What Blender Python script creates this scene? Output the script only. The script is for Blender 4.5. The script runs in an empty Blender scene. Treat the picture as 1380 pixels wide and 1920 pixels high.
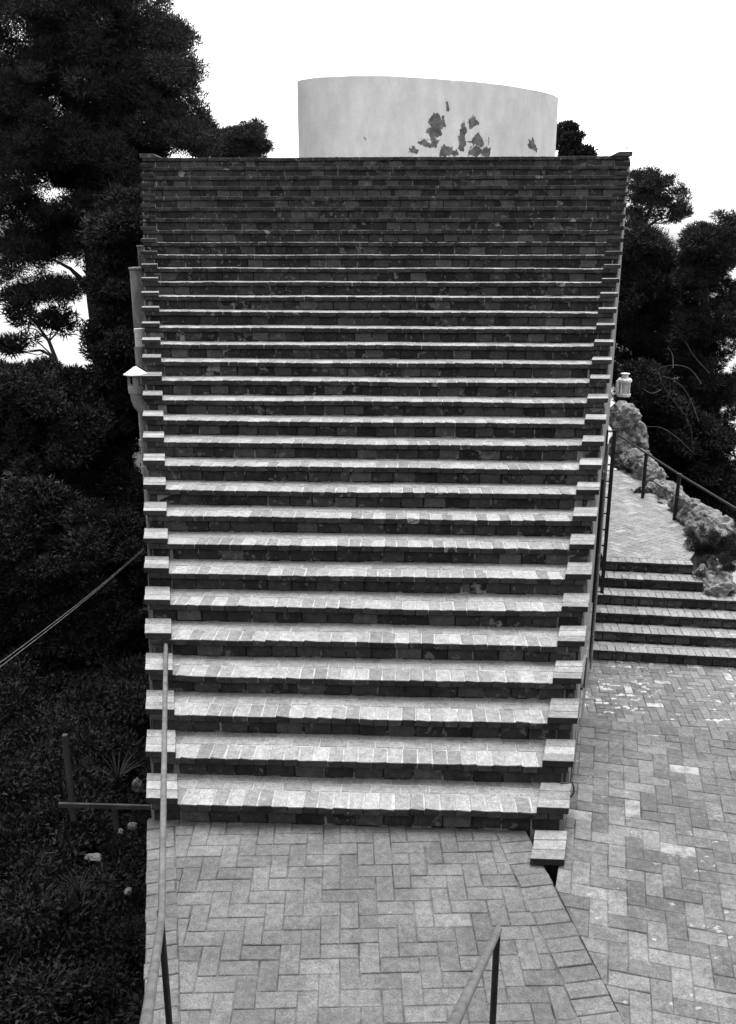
import bpy, math, random
import numpy as np
from mathutils import Vector, Matrix, noise as mnoise

random.seed(7)
RNG = np.random.default_rng(11)
scene = bpy.context.scene
COL = scene.collection

# ------------------------------------------------------------------ camera
F_PX, HORIZON = 1680.0, 455.0                 # focal length / horizon row for a 1380x1920 frame
PITCH = math.atan2(960 - HORIZON, F_PX)
YAW = math.radians(2.5)
ZC = 4.2013
cam_data = bpy.data.cameras.new('camera')
cam = bpy.data.objects.new('camera', cam_data)
COL.objects.link(cam)
cam.location = (0, 0, ZC)
cam.rotation_euler = (math.pi / 2 - PITCH, 0, YAW)
cam_data.sensor_fit = 'VERTICAL'
cam_data.sensor_height = 36.0
cam_data.sensor_width = 36.0
cam_data.lens = F_PX / 1920 * 36.0
cam_data.clip_start = 0.05
cam_data.clip_end = 9000
scene.camera = cam
scene.render.resolution_x, scene.render.resolution_y = 736, 1024

# ------------------------------------------------------------------ world, sun, exposure
SUN_EL, SUN_AZ = math.radians(74), math.radians(12)      # high, ahead of the camera, a little to the right
world = bpy.data.worlds.new('World')
scene.world = world
world.use_nodes = True
wn, wl = world.node_tree.nodes, world.node_tree.links
wn.clear()
sky = wn.new('ShaderNodeTexSky')
sky.sky_type = 'NISHITA'
sky.sun_disc = False
sky.sun_elevation = SUN_EL
sky.sun_rotation = SUN_AZ
sky.air_density = 1.2
sky.dust_density = 2.5
sky.ozone_density = 1.0
bw = wn.new('ShaderNodeRGBToBW')               # black-and-white film
bg = wn.new('ShaderNodeBackground')
bg.inputs['Strength'].default_value = 0.15
wo = wn.new('ShaderNodeOutputWorld')
wl.new(sky.outputs[0], bw.inputs[0])
wl.new(bw.outputs[0], bg.inputs['Color'])
wl.new(bg.outputs[0], wo.inputs['Surface'])

sun_data = bpy.data.lights.new('sun', 'SUN')
sun_data.energy = 0.8
sun_data.angle = math.radians(40)
sun = bpy.data.objects.new('sun', sun_data)
COL.objects.link(sun)
sd = Vector((math.sin(SUN_AZ) * math.cos(SUN_EL), math.cos(SUN_AZ) * math.cos(SUN_EL), math.sin(SUN_EL)))
sun.rotation_euler = sd.to_track_quat('Z', 'Y').to_euler()
sun.location = (0, 0, 60)

scene.view_settings.view_transform = 'Standard'
scene.view_settings.look = 'None'
scene.view_settings.exposure = 1.9
scene.view_settings.gamma = 1.0
scene.view_settings.use_curve_mapping = False
scene.render.engine = 'CYCLES'

# ------------------------------------------------------------------ helpers
_f = np.array([-math.sin(YAW) * math.cos(PITCH), math.cos(YAW) * math.cos(PITCH), -math.sin(PITCH)])
_r = np.array([math.cos(YAW), math.sin(YAW), 0.0])
_u = np.cross(_r, _f)


def at(x, y, Y):
    """world point seen at photograph pixel x, y that stands Y metres ahead"""
    d = _f * F_PX + _r * (x - 690) + _u * (960 - y)
    return Vector(np.array([0, 0, ZC]) + d * (Y / d[1]))


def pxm(Y):
    return F_PX / max(Y, .1)


def mesh_obj(name, verts, faces, mat, parent=None, smooth=False, mids=None, tone=None):
    me = bpy.data.meshes.new(name)
    if isinstance(faces, np.ndarray):
        n, k = faces.shape
        v = np.asarray(verts, dtype=np.float32)
        me.vertices.add(len(v)); me.vertices.foreach_set('co', v.ravel())
        me.loops.add(n * k); me.loops.foreach_set('vertex_index', faces.astype(np.int32).ravel())
        me.polygons.add(n); me.polygons.foreach_set('loop_start', np.arange(0, n * k, k, dtype=np.int32))
        me.update(calc_edges=True)
    else:
        me.from_pydata([tuple(p) for p in verts], [], [tuple(q) for q in faces])
    for m in (mat if isinstance(mat, (list, tuple)) else [mat]):
        me.materials.append(m)
    if mids is not None:
        me.polygons.foreach_set('material_index', np.asarray(mids, dtype=np.int32))
    if smooth:
        me.polygons.foreach_set('use_smooth', np.ones(len(me.polygons), dtype=bool))
    if tone is not None:
        a = me.attributes.new('tone', 'FLOAT', 'FACE')
        a.data.foreach_set('value', np.asarray(tone, dtype=np.float32))
    me.update()
    o = bpy.data.objects.new(name, me)
    o.color = (0, 0, 0, 1) if tone is not None else (.5, .5, .5, 1)
    COL.objects.link(o)
    if parent is not None:
        o.parent = parent
        o.location = -wloc(parent)
    return o


def wloc(o):
    p = Vector((0, 0, 0))
    while o is not None:
        p = p + o.location
        o = o.parent
    return p


def tag(o, label=None, cat=None, group=None, kind=None):
    if label: o['label'] = label
    if cat: o['category'] = cat
    if group: o['group'] = group
    if kind: o['kind'] = kind
    return o


def thing(name, label, cat, loc, group=None):
    o = bpy.data.objects.new(name, None)
    COL.objects.link(o)
    o.location = loc
    o.empty_display_size = .2
    return tag(o, label, cat, group)


class MB:
    """collects simple shapes into one mesh"""
    def __init__(s): s.v, s.f = [], []

    def add(s, v, f):
        n = len(s.v)
        s.v += [Vector(p) for p in v]
        s.f += [tuple(i + n for i in q) for q in f]
        return s

    def box(s, c, d, rz=0):
        cx, cy, cz = c; a, b, h = d[0] / 2, d[1] / 2, d[2] / 2
        ch = min(a, b, h) * .18
        V, Fc, _ = chamfer_box(d[0], d[1], d[2], ch)
        co, si = math.cos(rz), math.sin(rz)
        return s.add([(cx + p[0] * co - p[1] * si, cy + p[0] * si + p[1] * co, cz + p[2]) for p in V], Fc)

    def tube(s, pts, rad, seg=10, cap=True):
        pts = [Vector(p) for p in pts]
        rr = rad if isinstance(rad, (list, tuple)) else [rad] * len(pts)
        rings = []
        prev = None
        for i, p in enumerate(pts):
            t = (pts[min(i + 1, len(pts) - 1)] - pts[max(i - 1, 0)]).normalized()
            if prev is None:
                a = Vector((0, 0, 1)) if abs(t.z) < .9 else Vector((1, 0, 0))
                x = t.cross(a).normalized()
            else:
                x = (prev - t * prev.dot(t)).normalized()
            prev = x
            y = t.cross(x)
            rings.append([p + (x * math.cos(2 * math.pi * k / seg) + y * math.sin(2 * math.pi * k / seg)) * rr[i] for k in range(seg)])
        v = [q for r in rings for q in r]
        f = []
        for i in range(len(rings) - 1):
            for k in range(seg):
                f.append((i * seg + k, i * seg + (k + 1) % seg, (i + 1) * seg + (k + 1) % seg, (i + 1) * seg + k))
        if cap:
            f.append(tuple(range(seg))[::-1])
            f.append(tuple((len(rings) - 1) * seg + k for k in range(seg)))
        return s.add(v, f)

    def lathe(s, c, prof, seg=20):
        c = Vector(c)
        v, f = [], []
        for r, z in prof:
            for k in range(seg):
                a = 2 * math.pi * k / seg
                v.append(c + Vector((r * math.cos(a), r * math.sin(a), z)))
        for i in range(len(prof) - 1):
            for k in range(seg):
                f.append((i * seg + k, i * seg + (k + 1) % seg, (i + 1) * seg + (k + 1) % seg, (i + 1) * seg + k))
        return s.add(v, f)

    def prism(s, poly, z0, z1):
        n = len(poly)
        v = [(p[0], p[1], z0) for p in poly] + [(p[0], p[1], z1) for p in poly]
        f = [tuple(range(n))[::-1], tuple(range(n, 2 * n))]
        f += [(i, (i + 1) % n, n + (i + 1) % n, n + i) for i in range(n)]
        return s.add(v, f)

    def build(s, name, mat, parent=None, smooth=False):
        o = mesh_obj(name, s.v, s.f, mat, parent, smooth)
        if smooth: o.data.set_sharp_from_angle(angle=math.radians(40))
        return o


def chamfer_box(lx, ly, lz, c, jit=0.0, rnd=None):
    """24 vertices, 26 faces; last list: index of the face turned to -Y"""
    V, idx = [], {}
    for sx in (-1, 1):
        for sy in (-1, 1):
            for sz in (-1, 1):
                j = [0, 0, 0]
                if jit: j = [(rnd.random() - .5) * 2 * jit for _ in range(3)]
                p = [sx * lx / 2 + j[0], sy * ly / 2 + j[1], sz * lz / 2 + j[2]]
                for ax in range(3):
                    q = list(p)
                    for b in range(3):
                        if b != ax: q[b] -= (sx, sy, sz)[b] * c
                    idx[(sx, sy, sz, ax)] = len(V)
                    V.append(tuple(q))
    Fc = []
    S = (-1, 1)
    for ax in range(3):
        o = [a for a in range(3) if a != ax]
        for s in S:
            q = []
            for (p0, p1) in ((-1, -1), (1, -1), (1, 1), (-1, 1)):
                k = [0, 0, 0]; k[ax] = s; k[o[0]] = p0; k[o[1]] = p1
                q.append(idx[(k[0], k[1], k[2], ax)])
            flip = (s < 0) ^ (ax == 1)
            Fc.append(tuple(q[::-1]) if flip else tuple(q))
    for ax in range(3):                                   # edges running along ax
        o = [a for a in range(3) if a != ax]
        for p0 in S:
            for p1 in S:
                k0 = [0, 0, 0]; k1 = [0, 0, 0]
                k0[ax], k1[ax] = -1, 1
                for k in (k0, k1): k[o[0]] = p0; k[o[1]] = p1
                q = (idx[(*k0, o[0])], idx[(*k1, o[0])], idx[(*k1, o[1])], idx[(*k0, o[1])])
                n = [0, 0, 0]; n[o[0]] = p0; n[o[1]] = p1
                a, b, cc = (Vector(V[i]) for i in q[:3])
                if (b - a).cross(cc - b).dot(Vector(n)) < 0: q = q[::-1]
                Fc.append(q)
    for sx in S:
        for sy in S:
            for sz in S:
                q = tuple(idx[(sx, sy, sz, a)] for a in range(3))
                a, b, cc = (Vector(V[i]) for i in q)
                if (b - a).cross(cc - b).dot(Vector((sx, sy, sz))) < 0: q = q[::-1]
                Fc.append(q)
    return V, Fc, 2


# ------------------------------------------------------------------ materials (black-and-white: every colour is a grey)
def new_mat(name):
    m = bpy.data.materials.new(name)
    m.use_nodes = True
    nt = m.node_tree
    b = nt.nodes['Principled BSDF']
    return m, nt, b


def N(nt, t, **kw):
    n = nt.nodes.new(t)
    for k, v in kw.items(): setattr(n, k, v)
    return n


def noise_fac(nt, scale, detail=4, rough=.6, pos=None, stretch=None):
    if pos is None:
        g = N(nt, 'ShaderNodeNewGeometry'); pos = g.outputs['Position']
    if stretch:
        mp = N(nt, 'ShaderNodeMapping'); mp.inputs['Scale'].default_value = stretch
        nt.links.new(pos, mp.inputs['Vector']); pos = mp.outputs[0]
    n = N(nt, 'ShaderNodeTexNoise')
    n.inputs['Scale'].default_value = scale
    n.inputs['Detail'].default_value = detail
    n.inputs['Roughness'].default_value = rough
    nt.links.new(pos, n.inputs['Vector'])
    return n.outputs['Fac']


def math_n(nt, op, a, b=None, clamp=False):
    n = N(nt, 'ShaderNodeMath', operation=op, use_clamp=clamp)
    for i, v in enumerate((a, b)):
        if v is None: continue
        if isinstance(v, (int, float)): n.inputs[i].default_value = v
        else: nt.links.new(v, n.inputs[i])
    return n.outputs[0]


def maprange(nt, v, a, b, c, d, smooth=True):
    n = N(nt, 'ShaderNodeMapRange')
    if smooth: n.interpolation_type = 'SMOOTHSTEP'
    for i, x in zip((1, 2, 3, 4), (a, b, c, d)): n.inputs[i].default_value = x
    nt.links.new(v, n.inputs[0])
    return n.outputs[0]


def lerp(nt, f, a, b):
    n = N(nt, 'ShaderNodeMix', data_type='FLOAT')
    for i, v in zip((0, 2, 3), (f, a, b)):
        if isinstance(v, (int, float)): n.inputs[i].default_value = v
        else: nt.links.new(v, n.inputs[i])
    return n.outputs[0]


def finish(nt, b, val, rough=.85, bump=None, bdist=.003, bstr=.6):
    nt.links.new(val, b.inputs['Base Color'])
    b.inputs['Roughness'].default_value = rough
    b.inputs['Specular IOR Level'].default_value = .25
    if bump is not None:
        bn = N(nt, 'ShaderNodeBump')
        bn.inputs['Strength'].default_value = bstr
        bn.inputs['Distance'].default_value = bdist
        nt.links.new(bump, bn.inputs['Height'])
        nt.links.new(bn.outputs[0], b.inputs['Normal'])


def mat_brick(name, lo, hi, white=0.0, white_thr=.66, white_val=.6, dark=.0, rough=.88, wscale=9):
    m, nt, b = new_mat(name)
    att = N(nt, 'ShaderNodeAttribute', attribute_name='tone')
    oi = N(nt, 'ShaderNodeObjectInfo')
    sep = N(nt, 'ShaderNodeSeparateColor')
    nt.links.new(oi.outputs['Color'], sep.inputs[0])
    tone = math_n(nt, 'ADD', att.outputs['Fac'], sep.outputs[0])
    wb = math_n(nt, 'MULTIPLY', maprange(nt, tone, .955, .96, 0, .9 if white > .7 else 0), maprange(nt, noise_fac(nt, 12, 6, .7), .38, .58, 0, 1))
    n1 = noise_fac(nt, 5.5, 3)
    n2 = noise_fac(nt, 85, 5, .7)
    n3 = noise_fac(nt, 22, 4, .65)
    t = math_n(nt, 'ADD', math_n(nt, 'MULTIPLY', tone, .72), math_n(nt, 'MULTIPLY', math_n(nt, 'SUBTRACT', n1, .3), .55), clamp=True)
    val = lerp(nt, t, lo, hi)
    val = math_n(nt, 'MULTIPLY', val, maprange(nt, n2, .25, .75, .62, 1.34))
    val = math_n(nt, 'MULTIPLY', val, maprange(nt, noise_fac(nt, 130, 2), .30, .37, .4, 1.0))
    val = math_n(nt, 'MULTIPLY', val, maprange(nt, n3, .3, .7, .8, 1.15))
    if white > .7: val = lerp(nt, wb, val, white_val * .85)
    if white:
        w = noise_fac(nt, wscale, 6, .62, stretch=(1, 1.6, 1))
        w2 = noise_fac(nt, 1.3, 2)
        wf = maprange(nt, math_n(nt, 'ADD', w, math_n(nt, 'MULTIPLY', math_n(nt, 'SUBTRACT', w2, .5), .35)), white_thr, white_thr + .05, 0, white)
        val = lerp(nt, wf, val, white_val)
    if dark:
        d = noise_fac(nt, 1.6, 7, .75)
        val = math_n(nt, 'MULTIPLY', val, maprange(nt, d, .42, .62, 1 - dark, 1.0))
    h = math_n(nt, 'ADD', n2, n3)
    finish(nt, b, val, rough, h, .004, .7)
    return m


def mat_noise(name, lo, hi, scale=8, rough=.9, bump=.01, detail=6, stretch=None, bstr=.6, metal=0, fine=60):
    m, nt, b = new_mat(name)
    n = noise_fac(nt, scale, detail, .65, stretch=stretch)
    n2 = noise_fac(nt, fine, 3)
    val = math_n(nt, 'MULTIPLY', maprange(nt, n, .3, .7, lo, hi), maprange(nt, n2, .3, .7, .85, 1.15))
    finish(nt, b, val, rough, n2 if bump < .006 else n, bump, bstr)
    b.inputs['Metallic'].default_value = metal
    return m


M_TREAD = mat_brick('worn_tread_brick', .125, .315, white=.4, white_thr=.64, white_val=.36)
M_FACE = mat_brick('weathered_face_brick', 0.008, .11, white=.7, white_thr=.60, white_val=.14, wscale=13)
M_NOSE = mat_brick('dark_nosing_face', .012, .055, white=.6, white_thr=.63, white_val=.11, wscale=13)  # front, under and cheek side faces take this darker tone
M_MORTAR = mat_noise('lime_mortar', .2, .36, 14, bump=.004)
def mat_patchy(name, lo, hi, scale, a=.5, b_=.62):
    m, nt, b = new_mat(name)
    n = noise_fac(nt, scale, 6, .7)
    n2 = noise_fac(nt, 60, 3)
    val = math_n(nt, 'MULTIPLY', maprange(nt, n, a, b_, lo, hi), maprange(nt, n2, .3, .7, .8, 1.2))
    finish(nt, b, val, .9, n2, .004, .6)
    return m
M_MORTAR_D = mat_patchy('grimy_mortar', .015, .24, 6)
M_PAVE = mat_brick('platform_brick', .092, .172, white=.5, white_thr=.70, white_val=.34, dark=.28)
M_PAVE_R = mat_brick('landing_brick', .09, .20, white=.8, white_thr=.645, white_val=.36, dark=.3)
M_PAVE_L = mat_brick('lower_terrace_brick', .11, .23, white=.95, white_thr=.60, white_val=.55, dark=.1, wscale=7)
M_PATH = mat_brick('path_brick', .19, .33, white=.8, white_thr=.64, white_val=.45)
M_JOINT = mat_noise('dark_joint_sand', .015, .13, 3.2, bump=.004)
M_PLASTER = mat_noise('grey_flank_plaster', .09, .26, 2.2, stretch=(3, 3, .35), bump=.008)
M_PLASTER2 = mat_noise('stained_chimney_plaster', .05, .26, 3.0, stretch=(2, 2, .5), bump=.008)
M_ROOF = mat_noise('roof_terrace', .25, .4, 3)
M_PIPE = mat_noise('cement_pipe', .3, .55, 6, bump=.004)
M_VENT = mat_noise('vent_grey', .16, .26, 9, bump=.003)
M_VENTCAP = mat_noise('vent_cap_pale', .55, .72, 12, bump=.002)
M_IRON = mat_noise('black_iron', .008, .02, 20, rough=.6, bump=.002)
M_RAIL = mat_noise('painted_rail', .06, .12, 14, rough=.5, bump=.002)
M_WHITE = mat_noise('white_lantern_paint', .5, .72, 18, rough=.5, bump=.002)
M_GLASS = mat_noise('lantern_pane', .35, .55, 8, rough=.15, bump=.001)
M_ROCK = mat_noise('pale_limestone', .05, .28, 5.5, bump=.05, bstr=.9, detail=9)
M_STONE = mat_noise('lichened_stone', .04, .14, 14, bump=.02)
M_SOIL = mat_noise('macchia_soil', .008, .028, 1.2, bump=.05)
M_BARK = mat_noise('pine_bark', .02, .08, 5, stretch=(1, 1, .25), bump=.03)
M_TWIG = mat_noise('grey_twig', .03, .06, 9)
M_WOOD = mat_noise('weathered_wood', .035, .07, 6, stretch=(1, 1, .2), bump=.004)
M_CABLE = mat_noise('pale_cable', .10, .16, 10)
M_VOID = mat_noise('unlit_interior', .006, .01, 3)


def mat_leaf(name, lo, hi):
    m, nt, b = new_mat(name)
    n = noise_fac(nt, 1.1, 3)
    n2 = noise_fac(nt, 7, 2)
    val = math_n(nt, 'MULTIPLY', maprange(nt, n, .3, .7, lo, hi), maprange(nt, n2, .3, .7, .7, 1.3))
    finish(nt, b, val, .7)
    b.inputs['Specular IOR Level'].default_value = .15
    return m


M_PINE = mat_leaf('pine_needles', .010, .024)
M_BUSH = mat_leaf('macchia_leaves', .010, .024)
M_LEAF = mat_leaf('pale_leaves', .018, .04)


# ------------------------------------------------------------------ brick bookkeeping
VARIANTS = {}


def brick_meshes(key, dims, mats, ch=.005, jit=.003, n=6, front=False, shear=0.0):
    if key in VARIANTS: return VARIANTS[key]
    rnd = random.Random(hash(key) % 1000 if False else sum(map(ord, key)))
    out = []
    for i in range(n):
        V, Fc, fi = chamfer_box(*dims, ch, jit, rnd)
        V = [(p[0] + shear * p[1], p[1], p[2]) for p in V]
        me = bpy.data.meshes.new(key)
        me.from_pydata(V, [], Fc)
        for m in mats: me.materials.append(m)
        mids = [0] * len(Fc)
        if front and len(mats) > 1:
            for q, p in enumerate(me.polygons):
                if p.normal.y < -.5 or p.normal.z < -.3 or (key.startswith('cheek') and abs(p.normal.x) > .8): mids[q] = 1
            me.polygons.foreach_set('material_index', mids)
        me.update()
        out.append((me, np.array(V), Fc, mids))
    VARIANTS[key] = out
    return out


class Bricks:
    """gathers bricks of one kind; the nearest become objects, the rest one mesh"""
    def __init__(s, name, key, dims, mats, front=False, ch=.005, jit=.003, shear=0.0):
        s.name, s.dims = name, dims
        s.var = brick_meshes(key, dims, mats, ch, jit, front=front, shear=shear)
        s.mats = mats
        s.items = []          # (parent, x, y, z, rz, sx, tone, tilt)

    def put(s, parent, x, y, z, rz=0, sx=1.0, tone=None, tilt=0):
        if tone is None: tone = random.random()
        s.items.append((parent, x, y, z, rz, sx, tone, tilt))

    def finish(s, limit, stuff_parent):
        s.items.sort(key=lambda t: t[1] ** 2 + t[2] ** 2 + (t[3] - ZC) ** 2)
        for it in s.items[:limit]:
            p, x, y, z, rz, sx, tone, tilt = it
            o = bpy.data.objects.new(s.name, random.choice(s.var)[0])
            o.color = (tone, tone, tone, 1)
            o.location = Vector((x, y, z)) - wloc(p)
            o.rotation_euler = (0, tilt, rz)
            o.scale = (sx, 1, 1)
            o.parent = p
            COL.objects.link(o)
        rest = s.items[limit:]
        if rest:
            vs, fs, ms, ts, n = [], [], [], [], 0
            for (p, x, y, z, rz, sx, tone, tilt) in rest:
                me, V, Fc, mids = random.choice(s.var)
                c, si = math.cos(rz), math.sin(rz)
                W = V * np.array([sx, 1, 1])
                vs.append(np.stack([x + W[:, 0] * c - W[:, 1] * si, y + W[:, 0] * si + W[:, 1] * c, z + W[:, 2]], 1))
                fs += [tuple(i + n for i in q) for q in Fc]
                ms += mids; ts += [tone] * len(Fc)
                n += len(V)
            o = mesh_obj(s.name, np.concatenate(vs), fs, s.mats, stuff_parent, mids=ms, tone=ts)
            tag(o, kind='stuff')


# ------------------------------------------------------------------ main staircase
T, R, NST = .34567, .175067, 32
Y0, Z0 = 5.7223, .18
BT = .055                       # brick thickness


def XL(Y): return -1.877 - .2575 * (Y - 5.7223)
def XR(Y): return 1.193 + .2348 * (Y - 5.7223)
def noseY(k): return Y0 + k * T
def noseZ(k): return Z0 + k * R


def wave(k, x):
    return (.003 * math.sin(1.7 * x + k * 2.1) + .0015 * math.sin(4.3 * x + k * 5.7),
            .003 * math.sin(1.3 * x + k * 3.3 + 1) + .0015 * math.sin(5.1 * x + k * 1.7))


stair = thing('brick_staircase', 'wide brick staircase that broadens upward to the flat roof', 'staircase', (-.35, 5.72, 0))
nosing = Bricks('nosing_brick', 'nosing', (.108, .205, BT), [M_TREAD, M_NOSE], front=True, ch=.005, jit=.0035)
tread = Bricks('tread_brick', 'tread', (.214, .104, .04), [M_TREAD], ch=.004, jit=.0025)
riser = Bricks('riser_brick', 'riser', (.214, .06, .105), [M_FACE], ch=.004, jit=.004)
CH = {}
for sd_, sh_ in ((-1, -.2575), (1, .2348)):
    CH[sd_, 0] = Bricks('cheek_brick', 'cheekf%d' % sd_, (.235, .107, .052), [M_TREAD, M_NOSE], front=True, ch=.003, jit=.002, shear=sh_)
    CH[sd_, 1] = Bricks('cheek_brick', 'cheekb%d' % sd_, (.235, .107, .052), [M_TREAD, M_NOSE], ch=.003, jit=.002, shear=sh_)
steps = []
for k in range(NST):
    yk, zk, zp = noseY(k), noseZ(k), noseZ(k - 1)
    if k == 0: zp = 0.0
    prof = [(yk + .009, zk - .004), (yk + .40, zk - .004), (yk + .40, zp - .06), (yk + .049, zp - .06), (yk + .049, zk - BT + .004), (yk + .009, zk - BT + .004)]
    nseg = 28
    vs, fs, ms = [], [], []
    for i in range(nseg + 1):
        u = i / nseg
        for (py, pz) in prof:
            a, b = XL(py) + .004, XR(py) - .004
            x = a + (b - a) * u
            wz, wy = wave(k, x)
            vs.append((x, py + (wy if py < yk + .3 else 0), pz + wz * (1 if pz > zk - .1 else 0)))
    P = len(prof)
    for i in range(nseg):
        for j in range(P):
            fs.append((i * P + j, i * P + (j + 1) % P, (i + 1) * P + (j + 1) % P, (i + 1) * P + j))
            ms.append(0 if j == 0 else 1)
    fs.append(tuple(range(P))[::-1]); ms.append(0)
    fs.append(tuple(nseg * P + j for j in range(P))); ms.append(0)
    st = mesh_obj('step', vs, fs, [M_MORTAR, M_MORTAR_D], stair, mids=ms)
    steps.append(st)
    # nosing headers
    def row(bk, y, z, pitch, y_in, off, tone_fn=None, ins=0.0):
        a, b = XL(y) + ins, XR(y) - ins
        n = max(2, int(round((b - a) / pitch)))
        w = (b - a) / n
        nx = a
        x = a - (w * off)
        while x < b - .02:
            x0, x1 = max(a, x), min(b, x + w)
            if x1 - x0 > .03:
                sx = (x1 - x0 - (.012 if bk is riser else .007)) / bk.dims[0]
                xc = (x0 + x1) / 2
                wz, wy = wave(k, xc)
                bk.put(st, xc, y + y_in + wy + random.uniform(-.003, .003) + (random.uniform(.004, .012) if random.random() < .07 else 0), z + wz + random.uniform(-.0015, .0015),
                       random.uniform(-.006, .006), sx, tone_fn() if tone_fn else None, random.uniform(-.006, .006))
            x += w
    row(nosing, yk, zk - BT / 2, .115, .1025, 0, lambda: random.betavariate(1.3, 1.3))
    row(tread, yk + .21, zk - .02, .222, .054, random.random(), lambda: random.betavariate(3, 3) * .8)
    row(tread, yk + .32, zk - .02, .222, .054, random.random(), lambda: random.betavariate(3, 3) * .7)
    hr = (zk - BT - .006) - (zp + .006)
    row(riser, yk, zp + .009 + .105 / 2, .225, .040 + .03, random.random(), lambda: random.betavariate(.75, 2.0))

KCH = range(-1, NST - 1)
for k in KCH:
    yk, zk = noseY(k), noseZ(k)
    for side in (-1, 1):
        if k == -1 and side == -1: continue
        for j in range(3):
            yj = yk - .006 + .0535 + j * .1092
            xe = (XL(yj) - .032) if side < 0 else (XR(yj) + .032)
            xc = xe + .1175 * (1 if side < 0 else -1)
            CH[side, 1 if j else 0].put(steps[max(k, 0)], xc, yj + random.uniform(-.003, .003), zk + .025 + .003 + random.uniform(-.0015, .0015),
                      random.uniform(-.004, .004), 1 + random.uniform(-.012, .012), random.betavariate(1.1, 1.2), random.uniform(-.005, .005))
nosing.finish(300, stair)
tread.finish(300, stair)
riser.finish(300, stair)
for b_ in CH.values(): b_.finish(300, stair)
# coping pieces on the top corners
yt, zt = noseY(31), noseZ(31)
for sgn in (-1, 1):
    xe = XL(yt) - .035 if sgn < 0 else XR(yt) + .05
    x1, x2 = xe - sgn * .22, xe - sgn * .36
    vv, ff = [], []
    for y in (yt - .015, yt + .30):
        vv += [(xe, y, zt + .001), (xe, y, zt + .07), (x1, y, zt + .07), (x2, y, zt + .001)]
    ff = [(0, 1, 2, 3), (7, 6, 5, 4), (0, 4, 5, 1), (1, 5, 6, 2), (2, 6, 7, 3), (3, 7, 4, 0)]
    if sgn > 0: ff = [q[::-1] for q in ff]
    mesh_obj('corner_coping', vv, ff, M_FACE, steps[31])

# ------------------------------------------------------------------ house body, flanks, roof
house = thing('house', 'long flat-roofed house carrying the brick staircase, with grey plaster flanks', 'house', (-.4, 18, -3))


def flank(side):
    Xf = (lambda Y: XR(Y) + .006) if side > 0 else (lambda Y: XL(Y) - .006)
    pts = [(noseY(0) + .045, -3.5)]
    for k in range(NST):
        pts.append((noseY(k) + .045, (noseZ(k - 1) if k else 0) - .055 + .0 if k else -.05))
        pts.append((noseY(k) + .045, noseZ(k) - BT - .012))
        pts.append((noseY(k + 1) + .045, noseZ(k) - BT - .012))
    yc = noseY(31) + .35
    pts[-1] = (yc, noseZ(31) - BT - .012)
    pts.append((yc, -3.5))
    n = len(pts)
    vs = [(Xf(y), y, z) for y, z in pts] + [(Xf(y) - side * .25, y, z) for y, z in pts]
    # triangulate as vertical strips
    fs = []
    top = pts[1:-1]
    v2, f2 = [], []
    def strip(yA, yB, zt):
        b = len(v2)
        for y in (yA, yB):
            for z in (-3.5, zt):
                v2.append((Xf(y), y, z)); v2.append((Xf(y) - side * .25, y, z))
        # order per y: 0 out low,1 in low,2 out top,3 in top
        q = [(0, 4, 6, 2), (1, 3, 7, 5), (2, 6, 7, 3), (0, 2, 3, 1), (4, 5, 7, 6)]
        for t in q:
            f2.append(tuple(b + i for i in (t if side > 0 else t[::-1])))
    for k in range(NST):
        a, b = noseY(k) + .045, (noseY(k + 1) + .045 if k < 31 else yc)
        strip(a, b, noseZ(k) - BT - .012)
    return mesh_obj('flank_wall', v2, f2, M_PLASTER, house)


fl = flank(1)
fr = flank(-1)
YB = noseY(31) + .35
for sgn, x in ((-1, XL(YB) - .006), (1, XR(YB) + .012)):
    MB().box((x - sgn * .15, (YB + 46) / 2 + .001, 1.0), (.3, 46 - YB, 9.0)).build('side_wall', M_PLASTER, house)
MB().box(((XL(YB) + XR(YB)) / 2, (YB + 46) / 2, 5.45), (XR(YB) - XL(YB) - .6, 46 - YB, .28)).build('roof', M_ROOF, house)
MB().box((0 - .43, noseY(31) + .28, 5.46), (XR(YB) - XL(YB) - .1, .22, .27)).build('roof_edge', M_ROOF, house)
MB().box(((XL(YB) + XR(YB)) / 2, 46, 1.0), (XR(YB) - XL(YB) - .6, .3, 8.6)).build('end_wall', M_PLASTER, house)
# openings and pilaster on the right flank (seen almost edge-on)
def flank_panel(name, ya, yb, za, zb, out, mat, inn=.02):
    v = []
    for y in (ya, yb):
        for z in (za, zb):
            v += [(XR(y) + out, y, z), (XR(y) - inn, y, z)]
    f = [(0, 4, 6, 2), (2, 6, 7, 3), (0, 2, 3, 1), (4, 5, 7, 6), (0, 1, 5, 4)]
    return mesh_obj(name, v, f, mat, house)
flank_panel('door', 11.6, 13.15, -1.3, 1.2, .045, M_VOID)
flank_panel('window', 11.7, 12.0, 1.0, 1.3, .022, M_VOID)
flank_panel('base_board', 8.2, 11.9, -2.6, -.55, .025, M_PLASTER2)


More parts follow.
